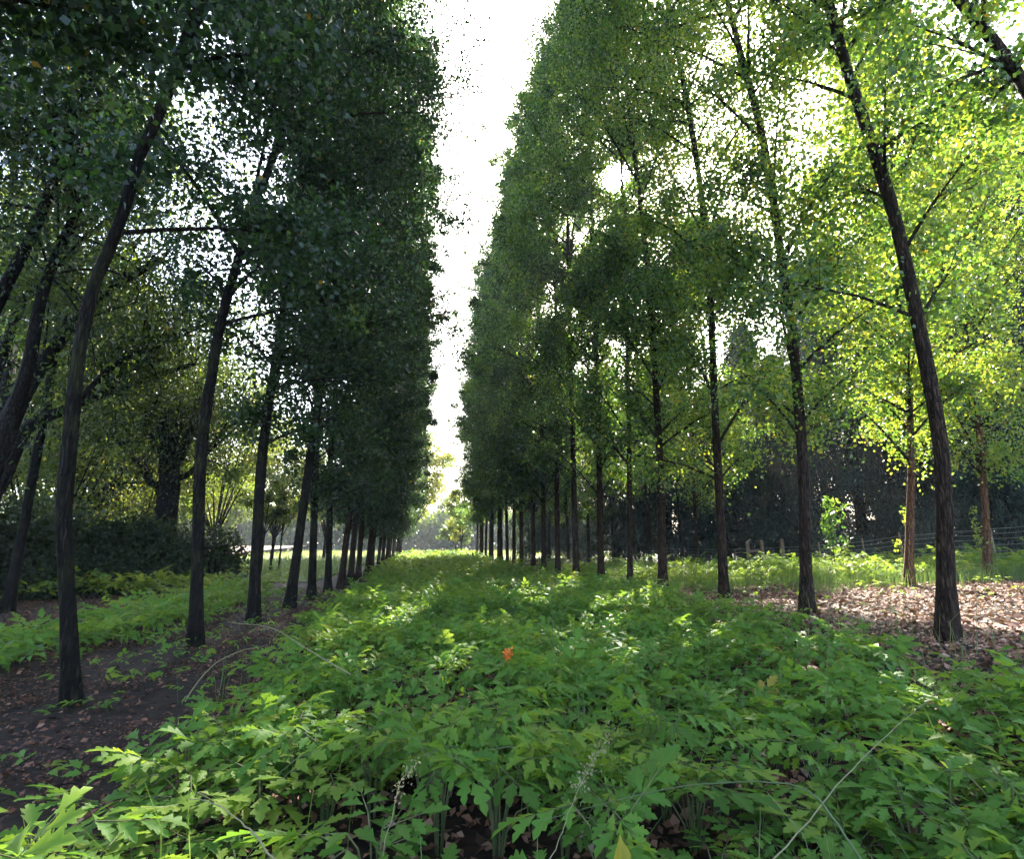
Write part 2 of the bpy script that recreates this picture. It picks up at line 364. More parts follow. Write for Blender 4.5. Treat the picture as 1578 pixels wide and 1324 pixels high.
def make_poplar(base, px, H, r0, label, group, h0=3.2, Rc=3.2, leaf=30000, size=.105, mat='bark', lean=(0, 0), near=True, hue0=.35, bias=(0, 0), name='poplar_tree', limbs=80, twigs=9, yel=.02, hs=.22, tmin=.15, spread=1.0):
    """base: foot of the tree; px: the trunk's course in the photograph, read at the tree's own distance"""
    base = np.asarray(base, float)
    t = thing(name, base, label, 'tree', group)
    if px:
        D = np.hypot(base[0], base[1]); hh = base[:2] / D
        pts = [at(u, v, D, hh) - base for u, v in px]
        pts = [np.array([0, 0, -.25])] + [p for p in pts if p[2] > .4]
        d = unit(pts[-1] - pts[-2]); z = pts[-1][2]
        while z < H - 1:
            d = unit(d * .75 + np.array([0, 0, .25])); pts.append(pts[-1] + d * min(3.0, (H - z) / max(d[2], .3))); z = pts[-1][2]
        P = smooth_path(pts, 40)
    else:
        z = np.linspace(-.25, H, 30); q = np.clip(z / H, 0, 1)
        ph = rng.random(2) * 6
        P = np.stack([lean[0] * q ** 1.4 + .12 * np.sin(q * 5 + ph[0]), lean[1] * q ** 1.4 + .12 * np.sin(q * 4 + ph[1]), z], -1)
        P[:, :2] -= P[0, :2]
    bark_trunk(t, P, r0, H, M[mat], n=len(P))
    path = lambda h: np.array([np.interp(h, P[:, 2], P[:, 0]), np.interp(h, P[:, 2], P[:, 1]), h])
    lm = MB()
    cr = poplar_crown(path, h0, H + .6, Rc, limbs, twigs, leaf, size, hue0=hue0, limb_mb=lm, prune=gap_keep(base), bias=bias, yel=yel, hs=hs, tmin=tmin, spread=spread)
    lm.build('branches', M['limb'], t)
    cr.build('crown', M['poplar'], t)
    return t

ORD = ['first', 'second', 'third', 'fourth', 'fifth', 'sixth', 'seventh', 'eighth', 'ninth', 'tenth', 'eleventh', 'twelfth', 'thirteenth', 'fourteenth', 'fifteenth', 'sixteenth', 'seventeenth', 'eighteenth', 'nineteenth', 'twentieth', 'twenty-first', 'twenty-second', 'twenty-third', 'twenty-fourth', 'twenty-fifth', 'twenty-sixth']
XL, XR = -3.6, 7.2
def foot(u, X, v=840.):
    d = ray(u, v); return X, X * d[1] / d[0]
def gz(x, y): return float(ground_z(x, y))

# --- the row beside the mulch and bramble bank
LT = {0: [(120, 1079), (105, 934), (99, 820), (100, 772), (113, 640), (123, 540), (146, 440), (160, 405), (189, 332), (208, 266), (219, 232), (262, 140)],
      1: [(303, 1007), (305, 850), (310, 700), (328, 570), (345, 480), (398, 300), (415, 260)],
      2: [(393, 952), (395, 850), (402, 730), (412, 640), (428, 540), (450, 400)],
      3: [(445, 946), (458, 850), (471, 755), (488, 640), (505, 520)],
      4: [(480, 937), (484, 800), (487, 700), (497, 580), (512, 460)],
      5: [(506, 912), (508, 800), (510, 700), (520, 560)]}
LG = 'poplars of the shaded row along the bramble bank'
LUS = [120, 303, 393, 445, 480, 506]
LVS = [1079, 1007, 952, 946, 937, 912]
ly = [foot(u, XL, v)[1] for u, v in zip(LUS, LVS)] + [foot(480, XL, 937)[1] + 3.3 * k for k in range(2, 22)]
ltrees = []
for i, y in enumerate(ly[:6]):
    b = (XL, y, gz(XL, y))
    lab = {0: 'dark mossy poplar trunk standing nearest the camera in the mulch row', 1: 'dark poplar in mulch, second trunk of the shaded row', 2: 'dark poplar, third trunk of the shaded row, beside the arching dry stalks',
           3: 'slanting dark poplar, fourth trunk of the shaded row', 4: 'upright dark poplar next beyond the slanting fourth trunk of the shaded row', 5: 'dark poplar, sixth trunk from the near end of the shaded row'}[i]
    ltrees.append(make_poplar(b, LT[i], 29 + rng.uniform(-1, 1), [.078, .10, .12, .13, .13, .13][i], lab, LG, h0=[5.2, 4.4, 3.6, 3.0, 2.8, 2.8][i], Rc=[3.5, 4.0, 3.3, 4.3, 3.4, 4.3][i], leaf=[84000, 76000, 74000, 72000, 68000, 68000][i], size=[.09, .092, .098, .105, .11, .112][i], twigs=12, tmin=.22, spread=1.2, mat='bark_moss', hue0=[.14, .12, .10, .10, .08, .08][i], yel=.004, bias=(.24, 0), hs=.2))  # low leaf hue puts this row's shade into the crown colour
# unseen next tree behind the first, whose crown hangs into the top of the view
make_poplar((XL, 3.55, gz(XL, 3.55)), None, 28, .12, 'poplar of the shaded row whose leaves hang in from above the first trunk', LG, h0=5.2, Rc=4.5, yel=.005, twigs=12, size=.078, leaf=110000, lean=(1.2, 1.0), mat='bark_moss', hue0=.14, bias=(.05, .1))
for x_, y_, lab_ in ((-9.6, 10.6, 'tall poplar at the frame edge whose dark crown hangs behind the first mulch-row trunk'), (-10.5, 16.5, 'tall poplar of the back line behind the arching willows')):
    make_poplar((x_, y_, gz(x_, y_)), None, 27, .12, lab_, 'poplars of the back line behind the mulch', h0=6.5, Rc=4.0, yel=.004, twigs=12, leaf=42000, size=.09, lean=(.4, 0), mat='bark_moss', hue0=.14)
# farther trees share three crowns
fl = []
for k in range(3):
    y = ly[6 + k]
    fl.append(make_poplar((XL, y, gz(XL, y)), None, [29, 28, 29.5][k], .15, f'dark poplar, {ORD[6 + k]} trunk from the near end of the shaded row', LG, h0=2.7, Rc=[4.2, 3.2, 3.8][k], yel=.005, leaf=62000, size=.12, lean=([2.6, 1.9, 2.4][k], 0), hue0=.10, bias=(.1, 0), limbs=70, twigs=8, hs=.2))  # crowns darkened by hue too, shade carried in the leaves
for k, y in enumerate(ly[9:]):
    far = sm(30, 80, y)
    copy_tree(fl[k % 3], (XL + rng.uniform(-.15, .15), y, gz(XL, y)), f'dark poplar, {ORD[9 + k]} trunk from the near end of the shaded row', rz=rng.uniform(-.5, .5), sc=(rng.uniform(.86, 1.12), rng.uniform(.9, 1.1), rng.uniform(.88, 1.05) - .10 * far))

# --- the row on the fence side
RT = {0: [(1455, 980), (1456, 857), (1452, 720), (1439, 621), (1403, 440), (1371, 307), (1318, 147), (1292, 60)],
      1: [(1243, 963), (1240, 840), (1236, 700), (1222, 520), (1208, 430), (1190, 300), (1170, 190), (1135, 60)],
      2: [(1115, 930), (1110, 800), (1102, 640), (1093, 440), (1078, 280), (1062, 180), (1040, 60)],
      3: [(1021, 916), (1018, 760), (1012, 620), (1000, 440), (988, 330), (975, 220)],
      4: [(970, 908), (970, 760), (968, 620), (964, 440), (960, 320)],
      5: [(926, 909), (924, 760), (920, 600)]}
RG = 'poplars of the sunlit row along the fence side'
RUS = [1455, 1243, 1115, 1021, 970, 926, 888, 860, 838, 822, 804, 792, 782, 774, 765, 758, 750, 742, 736, 731, 726]
RVS = [980, 963, 930, 916, 908, 909, 902, 902, 894, 892, 882, 881, 881, 874, 871, 868, 867, 865, 860, 859, 858]
RLAB = ['thick dark poplar trunk standing nearest in the red leaf litter', 'dark poplar with brown sunlit flank, second trunk of the fence-side row', 'tall poplar ringed by pale stems at its foot, third of the fence-side row',
        'stout poplar, fourth trunk of the fence-side row, beside the sun', 'slim poplar standing right under the sun, fifth of the fence-side row', 'dark poplar with a flared foot, sixth of the fence-side row']
for i, u in enumerate(RUS[:6]):
    x, y = foot(u, XR, RVS[i])
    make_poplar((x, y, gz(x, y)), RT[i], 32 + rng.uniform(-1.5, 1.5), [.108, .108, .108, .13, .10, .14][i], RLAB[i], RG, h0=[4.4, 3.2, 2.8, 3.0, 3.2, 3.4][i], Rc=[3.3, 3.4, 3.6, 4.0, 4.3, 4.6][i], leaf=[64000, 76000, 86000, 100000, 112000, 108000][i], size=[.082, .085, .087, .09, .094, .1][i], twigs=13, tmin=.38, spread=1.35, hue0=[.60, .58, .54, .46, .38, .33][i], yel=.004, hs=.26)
x, y = XR + .3, 4.3
make_poplar((x, y, gz(x, y)), [(1700, 850), (1668, 400), (1622, 230), (1578, 130), (1530, 60), (1480, 0)], 29, .085, 'grey poplar trunk leaning in across the upper corner beyond the thick dark trunk', RG, h0=6.8, Rc=3.3, leaf=46000, size=.085, twigs=12, hue0=.52)
fr = []
for k, u in enumerate(RUS[6:]):
    x, y = foot(u, XR, RVS[6 + k])
    if k > 7: y = foot(RUS[13], XR, RVS[13])[1] + 3.4 * (k - 7)
    lab = ('slanting dark poplar' if k == 0 else 'dark poplar' if k < 5 else 'slender dark poplar') + f', {ORD[6 + k]} trunk from the near end of the fence-side row'
    if k < 7:
        fr.append(make_poplar((x, y, gz(x, y)), None, rng.uniform(31, 34), .155, lab, RG, h0=3.6, Rc=rng.uniform(4.9, 5.8), leaf=92000, size=.12, tmin=.25, spread=1.25, yel=.004, lean=([.5, -.3, -.2, .1, -.4, .2, -.2][k], 0), hue0=[.34, .31, .29, .27, .26, .25, .24][k], limbs=74, twigs=9, hs=.26))
    else:
        copy_tree(fr[k % 7], (x + rng.uniform(-.15, .15), y, gz(x, y)), lab, rz=rng.uniform(-3, 3), sc=(rng.uniform(.9, 1.12), rng.uniform(.9, 1.08), rng.uniform(.9, 1.06) - .05 * sm(50, 90, y)))

# --- the second line of trees beyond the leaf litter
SG = 'second line of poplars between the fence-side row and the fence'
def second(u, dist, px, H, r0, lab, **kw):
    d = ray(u, px[0][1] if px else 870); h = d[:2] / np.hypot(*d[:2]); x, y = h * dist
    return make_poplar((x, y, gz(x, y)), px, H, r0, lab, SG, **kw)
s1 = second(1398, 18.8, [(1398, 913), (1402, 800), (1404, 720), (1400, 600), (1392, 500), (1385, 380)], 17, .11, 'young poplar with reddish sunlit trunk and low bright yellow-green crown', h0=2.3, Rc=4.2, leaf=84000, size=.088, twigs=12, mat='bark_red', hue0=.68, yel=.01)
s2 = second(1519, 23.0, [(1519, 888), (1519, 800), (1512, 700), (1503, 600), (1490, 450)], 16, .115, 'young poplar with ivy tufts on its reddish trunk near the fence', h0=3.0, Rc=4.0, size=.088, twigs=12, leaf=60000, mat='bark_red', hue0=.68, yel=.02)
s3 = second(877, 44, None, 19, .13, 'thin dark poplar standing behind the seventh trunk of the fence-side row', h0=3.6, Rc=2.8, leaf=14000, size=.14, hue0=.5, limbs=50, twigs=7)
s4 = second(1050, 36, None, 18, .07, 'very thin sapling poplar behind the third and fourth fence-side trunks', h0=4.5, Rc=2.0, leaf=7000, size=.13, hue0=.55, limbs=40, twigs=6)
s5 = second(947, 47, None, 19, .14, 'dark poplar behind the sixth trunk of the fence-side row', h0=3.4, Rc=3.0, leaf=14000, size=.14, hue0=.45, limbs=50, twigs=7)
for u_, d_, H_, lab_ in ((1003, 40, 35, 'tall poplar half hidden by the fourth fence-side trunk, second line'), (908, 50, 36, 'tall poplar between the sixth and seventh fence-side trunks, second line'), (846, 58, 22, 'young poplar behind the ninth fence-side trunk, second line'),
                      (816, 70, 22, 'young poplar behind the tenth and eleventh fence-side trunks, second line'), (1075, 33, 18, 'young poplar between the third and fourth fence-side trunks, second line')):
    second(u_, d_, None, H_, .11 if H_ < 30 else .14, lab_, h0=3.8, Rc=3.9, leaf=34000 if H_ < 30 else 56000, size=.125, hue0=.6 if H_ < 30 else .42, limbs=64 if H_ < 30 else 90, twigs=9, spread=1.3, tmin=.25)
shade_poplar = second(1112, 26.5, None, 17, .10, 'added litter-shading poplar hidden behind the third fence-side trunk, its crown bright yellow-green', h0=3.2, Rc=3.8, leaf=60000, size=.1, hue0=.66, lean=(.3, .2))  # tree added behind the trunk to cast shade on the near litter
for t, spots in ((s2, [(-.16, 1.75), (-.15, 1.45), (-.15, 1.2), (.14, 1.1), (-.12, 2.1), (-.16, .95)]), (s1, [(.14, 2.0), (.15, 1.7), (-.16, 1.15), (.02, .25)])):
    iv = MB()
    for dx, hz in spots:
        P = np.array([dx * 1.2, -.12, hz]) + rng.normal(size=(26, 3)) * [.05, .05, .10]
        leaves(iv, P, rng.uniform(.06, .1, 26), np.clip(rng.normal(.75, .12, 26), 0, .86), hang=.4)
    iv.build('ivy', M['poplar'], t)

# ------------------------------------------------------------------ other trees
def broad_tree(name, base, H, h0, Rx, n_main, n_leaf, size, mat_leaf, mat_bark, r0, label, group=None, hue0=.5, hs=.22, forks=None, lean=(0, 0), width=.36, flat=.75, droop=.0, cat='tree', sig=.35):
    base = np.asarray(base, float); t = thing(name, base, label, cat, group)
    tm, lm, cm = MB(), MB(), MB()
    hf = h0 if forks is None else forks
    P = np.array([[0, 0, -.2], [lean[0] * .3, lean[1] * .3, hf * .5], [lean[0], lean[1], hf]])
    tube(tm, smooth_path(P, 8), np.linspace(r0 * 1.25, r0 * .8, 8), 9, wob=.12)
    top = P[-1]; cen = []
    zc, rz = (H + h0) / 2, (H - h0) / 2
    for i in range(n_main):
        a = i * 2.4 + rng.random() * .8; e = rng.uniform(-.55, 1.)
        end = np.array([lean[0] + Rx * math.cos(a) * math.sqrt(max(.1, 1 - e * e)) * rng.uniform(.7, 1.0), lean[1] + Rx * math.sin(a) * math.sqrt(max(.1, 1 - e * e)) * rng.uniform(.7, 1.), zc + rz * e * rng.uniform(.8, 1)])
        mid = top * .45 + end * .55 + np.array([0, 0, .12 * H * rng.random()]) + rng.normal(size=3) * .25
        q = smooth_path([top - [0, 0, .1], mid, end - [0, 0, droop * 1.0]], 9)
        tube(lm, q, np.linspace(r0 * .42, .012, 9), 6, wob=.08)
        for j in range(7):
            s = q[rng.integers(3, 9)]; e2 = s + rand_unit(1)[0] * rng.uniform(.4, 1.3) * Rx * .33 * [1, 1, flat] - [0, 0, droop * .8]
            tube(lm, [s, (s + e2) / 2 + [0, 0, .08], e2], [.018, .012, .005], 4)
            cen.append(e2); cen.append((s + e2) / 2)
    C = np.array(cen); n = max(2, n_leaf // len(C)); idx = np.repeat(np.arange(len(C)), np.maximum(1, (n * rng.gamma(2, .5, len(C)))).astype(int))
    Q = C[idx] + rng.normal(size=(len(idx), 3)) * (sig * Rx / 3.5 * rng.uniform(.6, 1.3, len(C))[idx][:, None]) * [1, 1, flat + droop * .6]
    if droop: Q[:, 2] -= rng.random(len(Q)) * droop
    ch = rng.normal(hue0, hs * .6, len(C))[idx]
    leaves(cm, Q, size * rng.uniform(.7, 1.3, len(Q)), np.clip(ch + rng.normal(size=len(Q)) * hs * .4, 0, 1), width=width, hang=.5, nz=.3)
    tm.build('trunk', M[mat_bark], t, smooth=True); lm.build('branches', M[mat_bark], t); cm.build('crown', M[mat_leaf], t)
    return t

def spot(u, dist):
    d = ray(u, 840); h = d[:2] / np.hypot(*d[:2]); return np.array([h[0] * dist, h[1] * dist, gz(*(h * dist))])

# gnarled old willow behind the shaded row, its limbs read off the photograph
def willow():
    b = spot(258, 30); D = 30; t = thing('old_willow', b, 'gnarled old willow with a thick dark pollard trunk rising behind the bramble bank', 'tree')
    hh = b[:2] / D; q = lambda u, v, dd=0: at(u, v, D + dd, hh) - b
    tm, lm, cm = MB(), MB(), MB()
    tube(tm, smooth_path([[0, 0, -.3], q(257, 800), q(262, 740), q(262, 700)], 10), np.linspace(.50, .38, 10), 12, wob=.16)
    limbs = [([(258, 745), (235, 745), (215, 715), (185, 690), (160, 650)], .22), ([(262, 720), (255, 660), (250, 600), (262, 520), (300, 440)], .30), ([(265, 725), (285, 690), (300, 640), (320, 560), (360, 480)], .26),
             ([(258, 710), (240, 690), (225, 640), (205, 560), (190, 470)], .2), ([(268, 740), (292, 730), (318, 700), (350, 660), (380, 640)], .17), ([(262, 705), (275, 650), (280, 590), (270, 500)], .2)]
    cen = []
    for li, (pp, r0) in enumerate(limbs):
        for m in range(2):
            k = rng.uniform(-1.5, 1.5) if m else 0
            pts = np.array([q(u + (rng.normal() * 10 if m and i > 1 else 0), v, i * k * .5) for i, (u, v) in enumerate(pp)])
            P = smooth_path(pts, 12); tube(lm, P, np.linspace(r0 * (1 - .4 * m), .03, 12), 7, wob=.1)
            for j in range(16):
                s = P[rng.integers(3, 12)]; e = s + rng.normal(size=3) * [1.3, 1.3, 1.0] + [0, 0, .5]
                tube(lm, smooth_path([s, (s + e) / 2 + [0, 0, .3], e, e + [0, 0, -.8]], 6), np.linspace(.03, .006, 6), 4)
                cen += [e, e + [0, 0, -.6], (s + e) / 2]
    for j in range(40):     # whippy regrowth from the pollard head
        s = q(262 + rng.normal() * 7, 702 + rng.normal() * 8); e = s + np.array([rng.normal() * .9, rng.normal() * .9, rng.uniform(1.5, 4)])
        tube(lm, smooth_path([s, s + (e - s) * .5 + rng.normal(size=3) * .15, e], 6), np.linspace(.035, .006, 6), 4); cen.append(e)
    C = np.array(cen); idx = np.repeat(np.arange(len(C)), 52)
    Q = C[idx] + rng.normal(size=(len(idx), 3)) * [.5, .5, .55]
    leaves(cm, Q, .15 * rng.uniform(.7, 1.3, len(Q)), np.clip(rng.normal(.22, .15, len(C))[idx] + rng.normal(size=len(Q)) * .1, 0, 1), width=.2, hang=1.0, nz=.2)
    tm.build('trunk', M['bark_dark'], t, smooth=True); lm.build('branches', M['bark_dark'], t); cm.build('crown', M['wood_leaf'], t)
willow()

# arching trees coming in from the edge
def arching(D, base_u, paths, label, nleaf=46, hue0=.22, spread=1.0):
    b = spot(base_u, D); t = thing('arching_willow', b, label, 'tree', 'arching willows beside the bramble bank')
    hh = b[:2] / D; q = lambda u, v, dd=0: at(u, v, D + dd, hh) - b
    tm, lm, cm = MB(), MB(), MB(); cen = []
    for li, (pp, r0, dd) in enumerate(paths):
        pts = [q(u, v, dd * i / len(pp)) for i, (u, v) in enumerate(pp)]
        if li == 0: pts = [np.array([0, 0, -.3])] + pts
        P = smooth_path(pts, 18); tube(tm if li == 0 else lm, P, np.linspace(r0, r0 * .35, 18), 9, wob=.1)
        for j in range(34):
            s = P[rng.integers(9, 18)]; e = s + rng.normal(size=3) * [.95, .95, .8] * spread + [0, 0, .5]
            tube(lm, smooth_path([s, (s + e) / 2 + [0, 0, .25], e, e + [0, 0, -.5]], 6), np.linspace(.028, .006, 6), 4)
            cen += [e, e + [0, 0, -.5], (s + e) / 2, e + rng.normal(size=3) * .5]
    C = np.array(cen); idx = np.repeat(np.arange(len(C)), nleaf)
    Q = C[idx] + rng.normal(size=(len(idx), 3)) * [.42, .42, .45]
    leaves(cm, Q, .12 * rng.uniform(.7, 1.3, len(Q)), np.clip(rng.normal(hue0, .18, len(C))[idx] + rng.normal(size=len(Q)) * .1, 0, 1), width=.24, hang=.9, nz=.2)
    tm.build('trunk', M['bark_dark'], t, smooth=True); lm.build('branches', M['bark_dark'], t); cm.build('crown', M['wood_leaf'], t)
arching(15, -60, [([(-60, 840), (0, 690), (40, 600), (95, 520), (160, 450), (250, 400)], .26, 3), ([(20, 640), (45, 560), (70, 440), (130, 300), (180, 180)], .14, -2), ([(-30, 520), (20, 420), (60, 340), (110, 200), (150, 90)], .13, -3)],
        'dark willow arching over from the edge to behind the nearest mulch-row trunk')
arching(18, -90, [([(-80, 870), (0, 745), (40, 660), (100, 632), (150, 610), (210, 590), (300, 560)], .24, 4), ([(-60, 760), (-20, 620), (30, 480), (90, 400), (180, 330)], .16, 2), ([(120, 620), (180, 560), (230, 540), (320, 500)], .1, 3)],
        'low bowed willow limb reaching sideways over the bramble bank')
arching(22, -20, [([(-20, 850), (10, 600), (40, 420), (90, 260), (150, 120)], .22, 2), ([(10, 560), (60, 380), (150, 240), (230, 120)], .13, 3), ([(0, 500), (20, 300), (30, 140), (40, 20)], .12, 0)],
        'upright many-limbed willow behind the arching ones at the edge', nleaf=66, hue0=.38, spread=1.5)

WG = 'woodland trees behind the bramble bank'
wl = [(190, 36, 30, .35, 'very tall dark tree rising behind the old willow'), (45, 36, 16, .75, 'broad yellow-green tree in sun behind the arching willows'), (150, 40, 17, .7, 'sunlit loose-leaved tree behind the many-stemmed shrub'), (205, 52, 19, .8, 'tall pale green tree far behind the old willow'),
      (330, 50, 17, .6, 'green tree between the old willow and the open lawn'), (-60, 30, 17, .6, 'woodland tree cut by the frame behind the bowed willow limb'), (95, 58, 22, .7, 'tallest pale tree of the wood behind the arching willows'),
      (420, 66, 17, .65, 'hazy green tree beyond the lawn behind the third mulch-row trunk'), (500, 72, 17, .5, 'hazy tree beyond the lawn behind the sixth mulch-row trunk'), (285, 74, 22, .7, 'tall hazy tree behind the old willow pollard head'),
      (350, 92, 14, .4, 'grey-green tree at the far edge of the dry field')]
for u, d, H, hu, lab in wl:
    broad_tree('woodland_tree', spot(u, d), H, 1.6, H * .32 if H < 23 else H * .26, 15 if H < 23 else 22, 17000 if H < 23 else 15000, .23 if d > 30 else .15, 'wood_leaf', 'bark_dark', .17, lab, WG, hue0=hu, forks=2.4, lean=(rng.normal() * .5, 0))

def multistem(u, D, n, H, label, hue0=.6, name='coppiced_shrub'):
    b = spot(u, D); t = thing(name, b, label, 'shrub'); lm, cm = MB(), MB(); cen = []
    for i in range(n):
        a = rng.random() * 6.28; l = rng.uniform(.1, .38) * H
        e = np.array([math.cos(a) * l, math.sin(a) * l, H * rng.uniform(.7, 1)]); s = np.array([math.cos(a), math.sin(a), 0]) * rng.uniform(0, .4)
        P = smooth_path([s - [0, 0, .2], s + (e - s) * .4 + [0, 0, .3], e], 8); tube(lm, P, np.linspace(rng.uniform(.04, .09), .01, 8), 5)
        for j in range(8): cen.append(P[rng.integers(3, 8)] + rng.normal(size=3) * .45)
    C = np.array(cen); idx = np.repeat(np.arange(len(C)), 30); Q = C[idx] + rng.normal(size=(len(idx), 3)) * .4
    leaves(cm, Q, .16 * rng.uniform(.7, 1.3, len(Q)), np.clip(rng.normal(hue0, .18, len(C))[idx], 0, 1), width=.32, hang=.6)
    lm.build('stems', M['bark_dark'], t); cm.build('foliage', M['wood_leaf'], t); return t
multistem(205, 33, 16, 7, 'shrub of many slanting dark stems beside the old willow trunk')
multistem(65, 27, 14, 7.5, 'shrub of upright thin stems behind the nearest mulch-row trunk')
multistem(168, 38, 10, 6, 'small dark-stemmed shrub between the two larger many-stemmed shrubs')
for u, d, lab in ((405, 40, 'thickest of three thin young trees on the sunlit lawn'), (420, 43, 'middle one of three thin young trees on the sunlit lawn'), (433, 47, 'thinnest of three young trees on the lawn, toward the slanting trunk')):
    broad_tree('young_tree', spot(u, d), 8, 2.6, 1.4, 7, 2500, .17, 'wood_leaf', 'bark_dark', .09 if u == 405 else .07, lab, 'thin young trees on the lawn', hue0=.55, forks=2.6)

# bramble bank
def mound(name, pts, hgt, depth, n, size, mat, label, cat, hue0, zs=1.0, group=None):
    """leafy bank along a ground line pts; foliage fills its rounded volume over a twiggy core"""
    P0 = np.array(pts); s = rng.random(n) * (len(P0) - 1); i = np.minimum(s.astype(int), len(P0) - 2); f = (s - i)[:, None]
    c = P0[i] * (1 - f) + P0[i + 1] * f
    hh = hgt * np.maximum(.35, .72 + .32 * noise2(s * 3.1, s * 1.3, 1, 3) + .30 * noise2(s * 9.1, s * 4.3, 1, 6))
    th = rng.random(n) * np.pi; rr = np.sqrt(rng.uniform(.35, 1.25, n))
    x = c[:, 0] + rr * np.cos(th) * depth * .35; y = c[:, 1] + rr * np.cos(th) * depth; z = ground_z(x, y) + rr * np.sin(th) * hh
    b = np.array([P0[0][0], P0[0][1], gz(*P0[0])]); t = thing(name, b, label, cat, group)
    cl = rng.integers(0, 60, n); ch = rng.normal(hue0, .15, 60)[cl]
    mb = MB(); leaves(mb, np.stack([x, y, z], -1) - b, size * rng.uniform(.7, 1.3, n), np.clip(ch + rng.normal(size=n) * .1, 0, 1), width=.38, hang=.3, nz=.5)
    mb.build('foliage', M[mat], t)
    st = MB()
    for k in range(60):
        j = rng.integers(0, n); e = np.array([x[j], y[j], z[j]]) - b; s0 = np.array([c[j, 0], c[j, 1], gz(*c[j])]) - b
        tube(st, smooth_path([s0, s0 * .5 + e * .5 + [0, 0, .5], e], 7), np.linspace(.03, .008, 7), 4)
    st.build('stems', M['bark_dark'], t)
    return t
def gl(*a): return [tuple(spot(u, d)[:2]) for u, d in a]
mound('bramble_bank', gl((-90, 22), (60, 24), (180, 26), (260, 27.5), (345, 29)), 3.3, 2.2, 44000, .14, 'bramble', 'long dark bramble bank behind the nearest mulch-row trunks', 'bush', .25)
mound('leafy_bush', gl((335, 33), (352, 33)), 2.2, 1.0, 3500, .14, 'wood_leaf', 'light green bush at the open end of the bramble bank', 'bush', .6)
mound('leafy_bush', gl((40, 29), (110, 30)), 3.4, 1.2, 5000, .15, 'dry_leaf', 'yellowing bush above the bramble bank under the arching willow', 'bush', .8)

# trees closing the far end of the path
broad_tree('leaning_tree', (-4.5, 92, gz(-4.5, 92)), 22, 4, 7.5, 14, 15000, .34, 'wood_leaf', 'bark_dark', .3, 'sparse pale tree leaning out over the far end of the path', hue0=.85, forks=5, lean=(3, 0), sig=.28)
broad_tree('young_tree', (6.0, 90, gz(6, 90)), 14, 1.0, 3.0, 12, 11000, .26, 'wood_leaf', 'bark', .12, 'bright green young tree at the path end before the far poplars', hue0=.66, forks=2)
broad_tree('young_tree', (5.8, 104, gz(5.8, 104)), 7, .6, 3.2, 9, 5000, .3, 'wood_leaf', 'bark', .12, 'low rounded blue-green tree at the far end of the path', hue0=.2, forks=1.5)
for i, (x, y, H, lab) in enumerate([(-6, 150, 17, 'pale hazy tree far beyond the path opening'), (4, 165, 20, 'tall hazy tree behind the path opening near the leaning tree'), (14, 150, 18, 'hazy tree beyond the far end of the fence-side row'), (-16, 145, 18, 'hazy tree beyond the far end of the shaded row'), (-28, 140, 19, 'hazy tree at the back corner of the dry field'), (-42, 135, 20, 'hazy tree along the back of the dry field')]):
    broad_tree('distant_tree', (x, y, gz(x, y)), H, 1.5, 6, 11, 6000, .5, 'wood_leaf', 'bark_dark', .3, lab, 'hazy trees beyond the path end', hue0=.35, forks=3)
n = 60000; x = rng.uniform(-150, 70, n); y = 132 + rng.random(n) * 30 + 20 * sm(-20, 10, x); hh = 11 + 4 * noise2(x, y, 9, 4) + 2.5 * noise2(x, y, 3.1, 5)
fw_ = MB(); leaves(fw_, np.stack([x, y, rng.random(n) ** .8 * hh], -1), rng.uniform(.7, 1.5, n), np.clip(.25 + .25 * noise2(x, y, 7, 2) + rng.normal(size=n) * .12, 0, 1), hang=.3, nz=.4)
tag(fw_.build('far_woods', M['wood_leaf']), None, None, kind='stuff')

# ------------------------------------------------------------------ conifers behind the fence
CG = 'dark conifers behind the wire fence'
def conifer(base, H, Rb, n, label, size=.30, hue0=.35, r0=.3):
    t = thing('conifer', base, label, 'tree', CG); tm, lm, cm = MB(), MB(), MB()
    P = np.array([[0, 0, -.3], [.1, 0, H * .5], [0, 0, H]]); tube(tm, smooth_path(P, 10), np.linspace(r0, .03, 10), 8, wob=.1)
    nb = 120; C = []
    for i in range(nb):
        f = (i + rng.random()) / nb; h = 1.2 + (H - 1.2) * f ** .9; L = Rb * (1 - f) ** .75 * rng.uniform(.7, 1.15) + .25; a = i * 2.4 + rng.random()
        e = np.array([math.cos(a) * L, math.sin(a) * L, h - .22 * L]); s = np.array([0, 0, h]); m = (s + e) / 2 + [0, 0, .12 * L]
        q = smooth_path([s, m, e], 7); tube(lm, q, np.linspace(.04 * (1 - f) + .015, .008, 7), 4)
        for j in range(2, 7): C.append(q[j])
    C = np.array(C); n = int(n * 2.7); idx = rng.integers(0, len(C), n); dr = rng.random(n) ** 1.3
    Q = C[idx] + rng.normal(size=(n, 3)) * [.30, .30, .12]; Q[:, 2] -= dr * .9
    leaves(cm, Q, size * rng.uniform(.6, 1.3, n), np.clip(rng.normal(hue0, .33, len(C))[idx], 0, 1), width=.13, hang=1.5, nz=.2, fold=.03)
    tm.build('trunk', M['bark_dark'], t, smooth=True); lm.build('branches', M['bark_dark'], t); cm.build('crown', M['conifer'], t)
    return t
c1 = conifer(spot(1120, 42), 14, 4.2, 22000, 'dark drooping conifer behind the fence between the second and third trunks')
c2 = conifer(spot(1330, 34), 19, 4.0, 36000, 'dark conifer behind the sapling and fence', hue0=.25, size=.22)
c3 = conifer(spot(1565, 33), 22, 4.2, 42000, 'tall blue-green conifer behind the ivy-tufted young poplar', hue0=.45, size=.2)
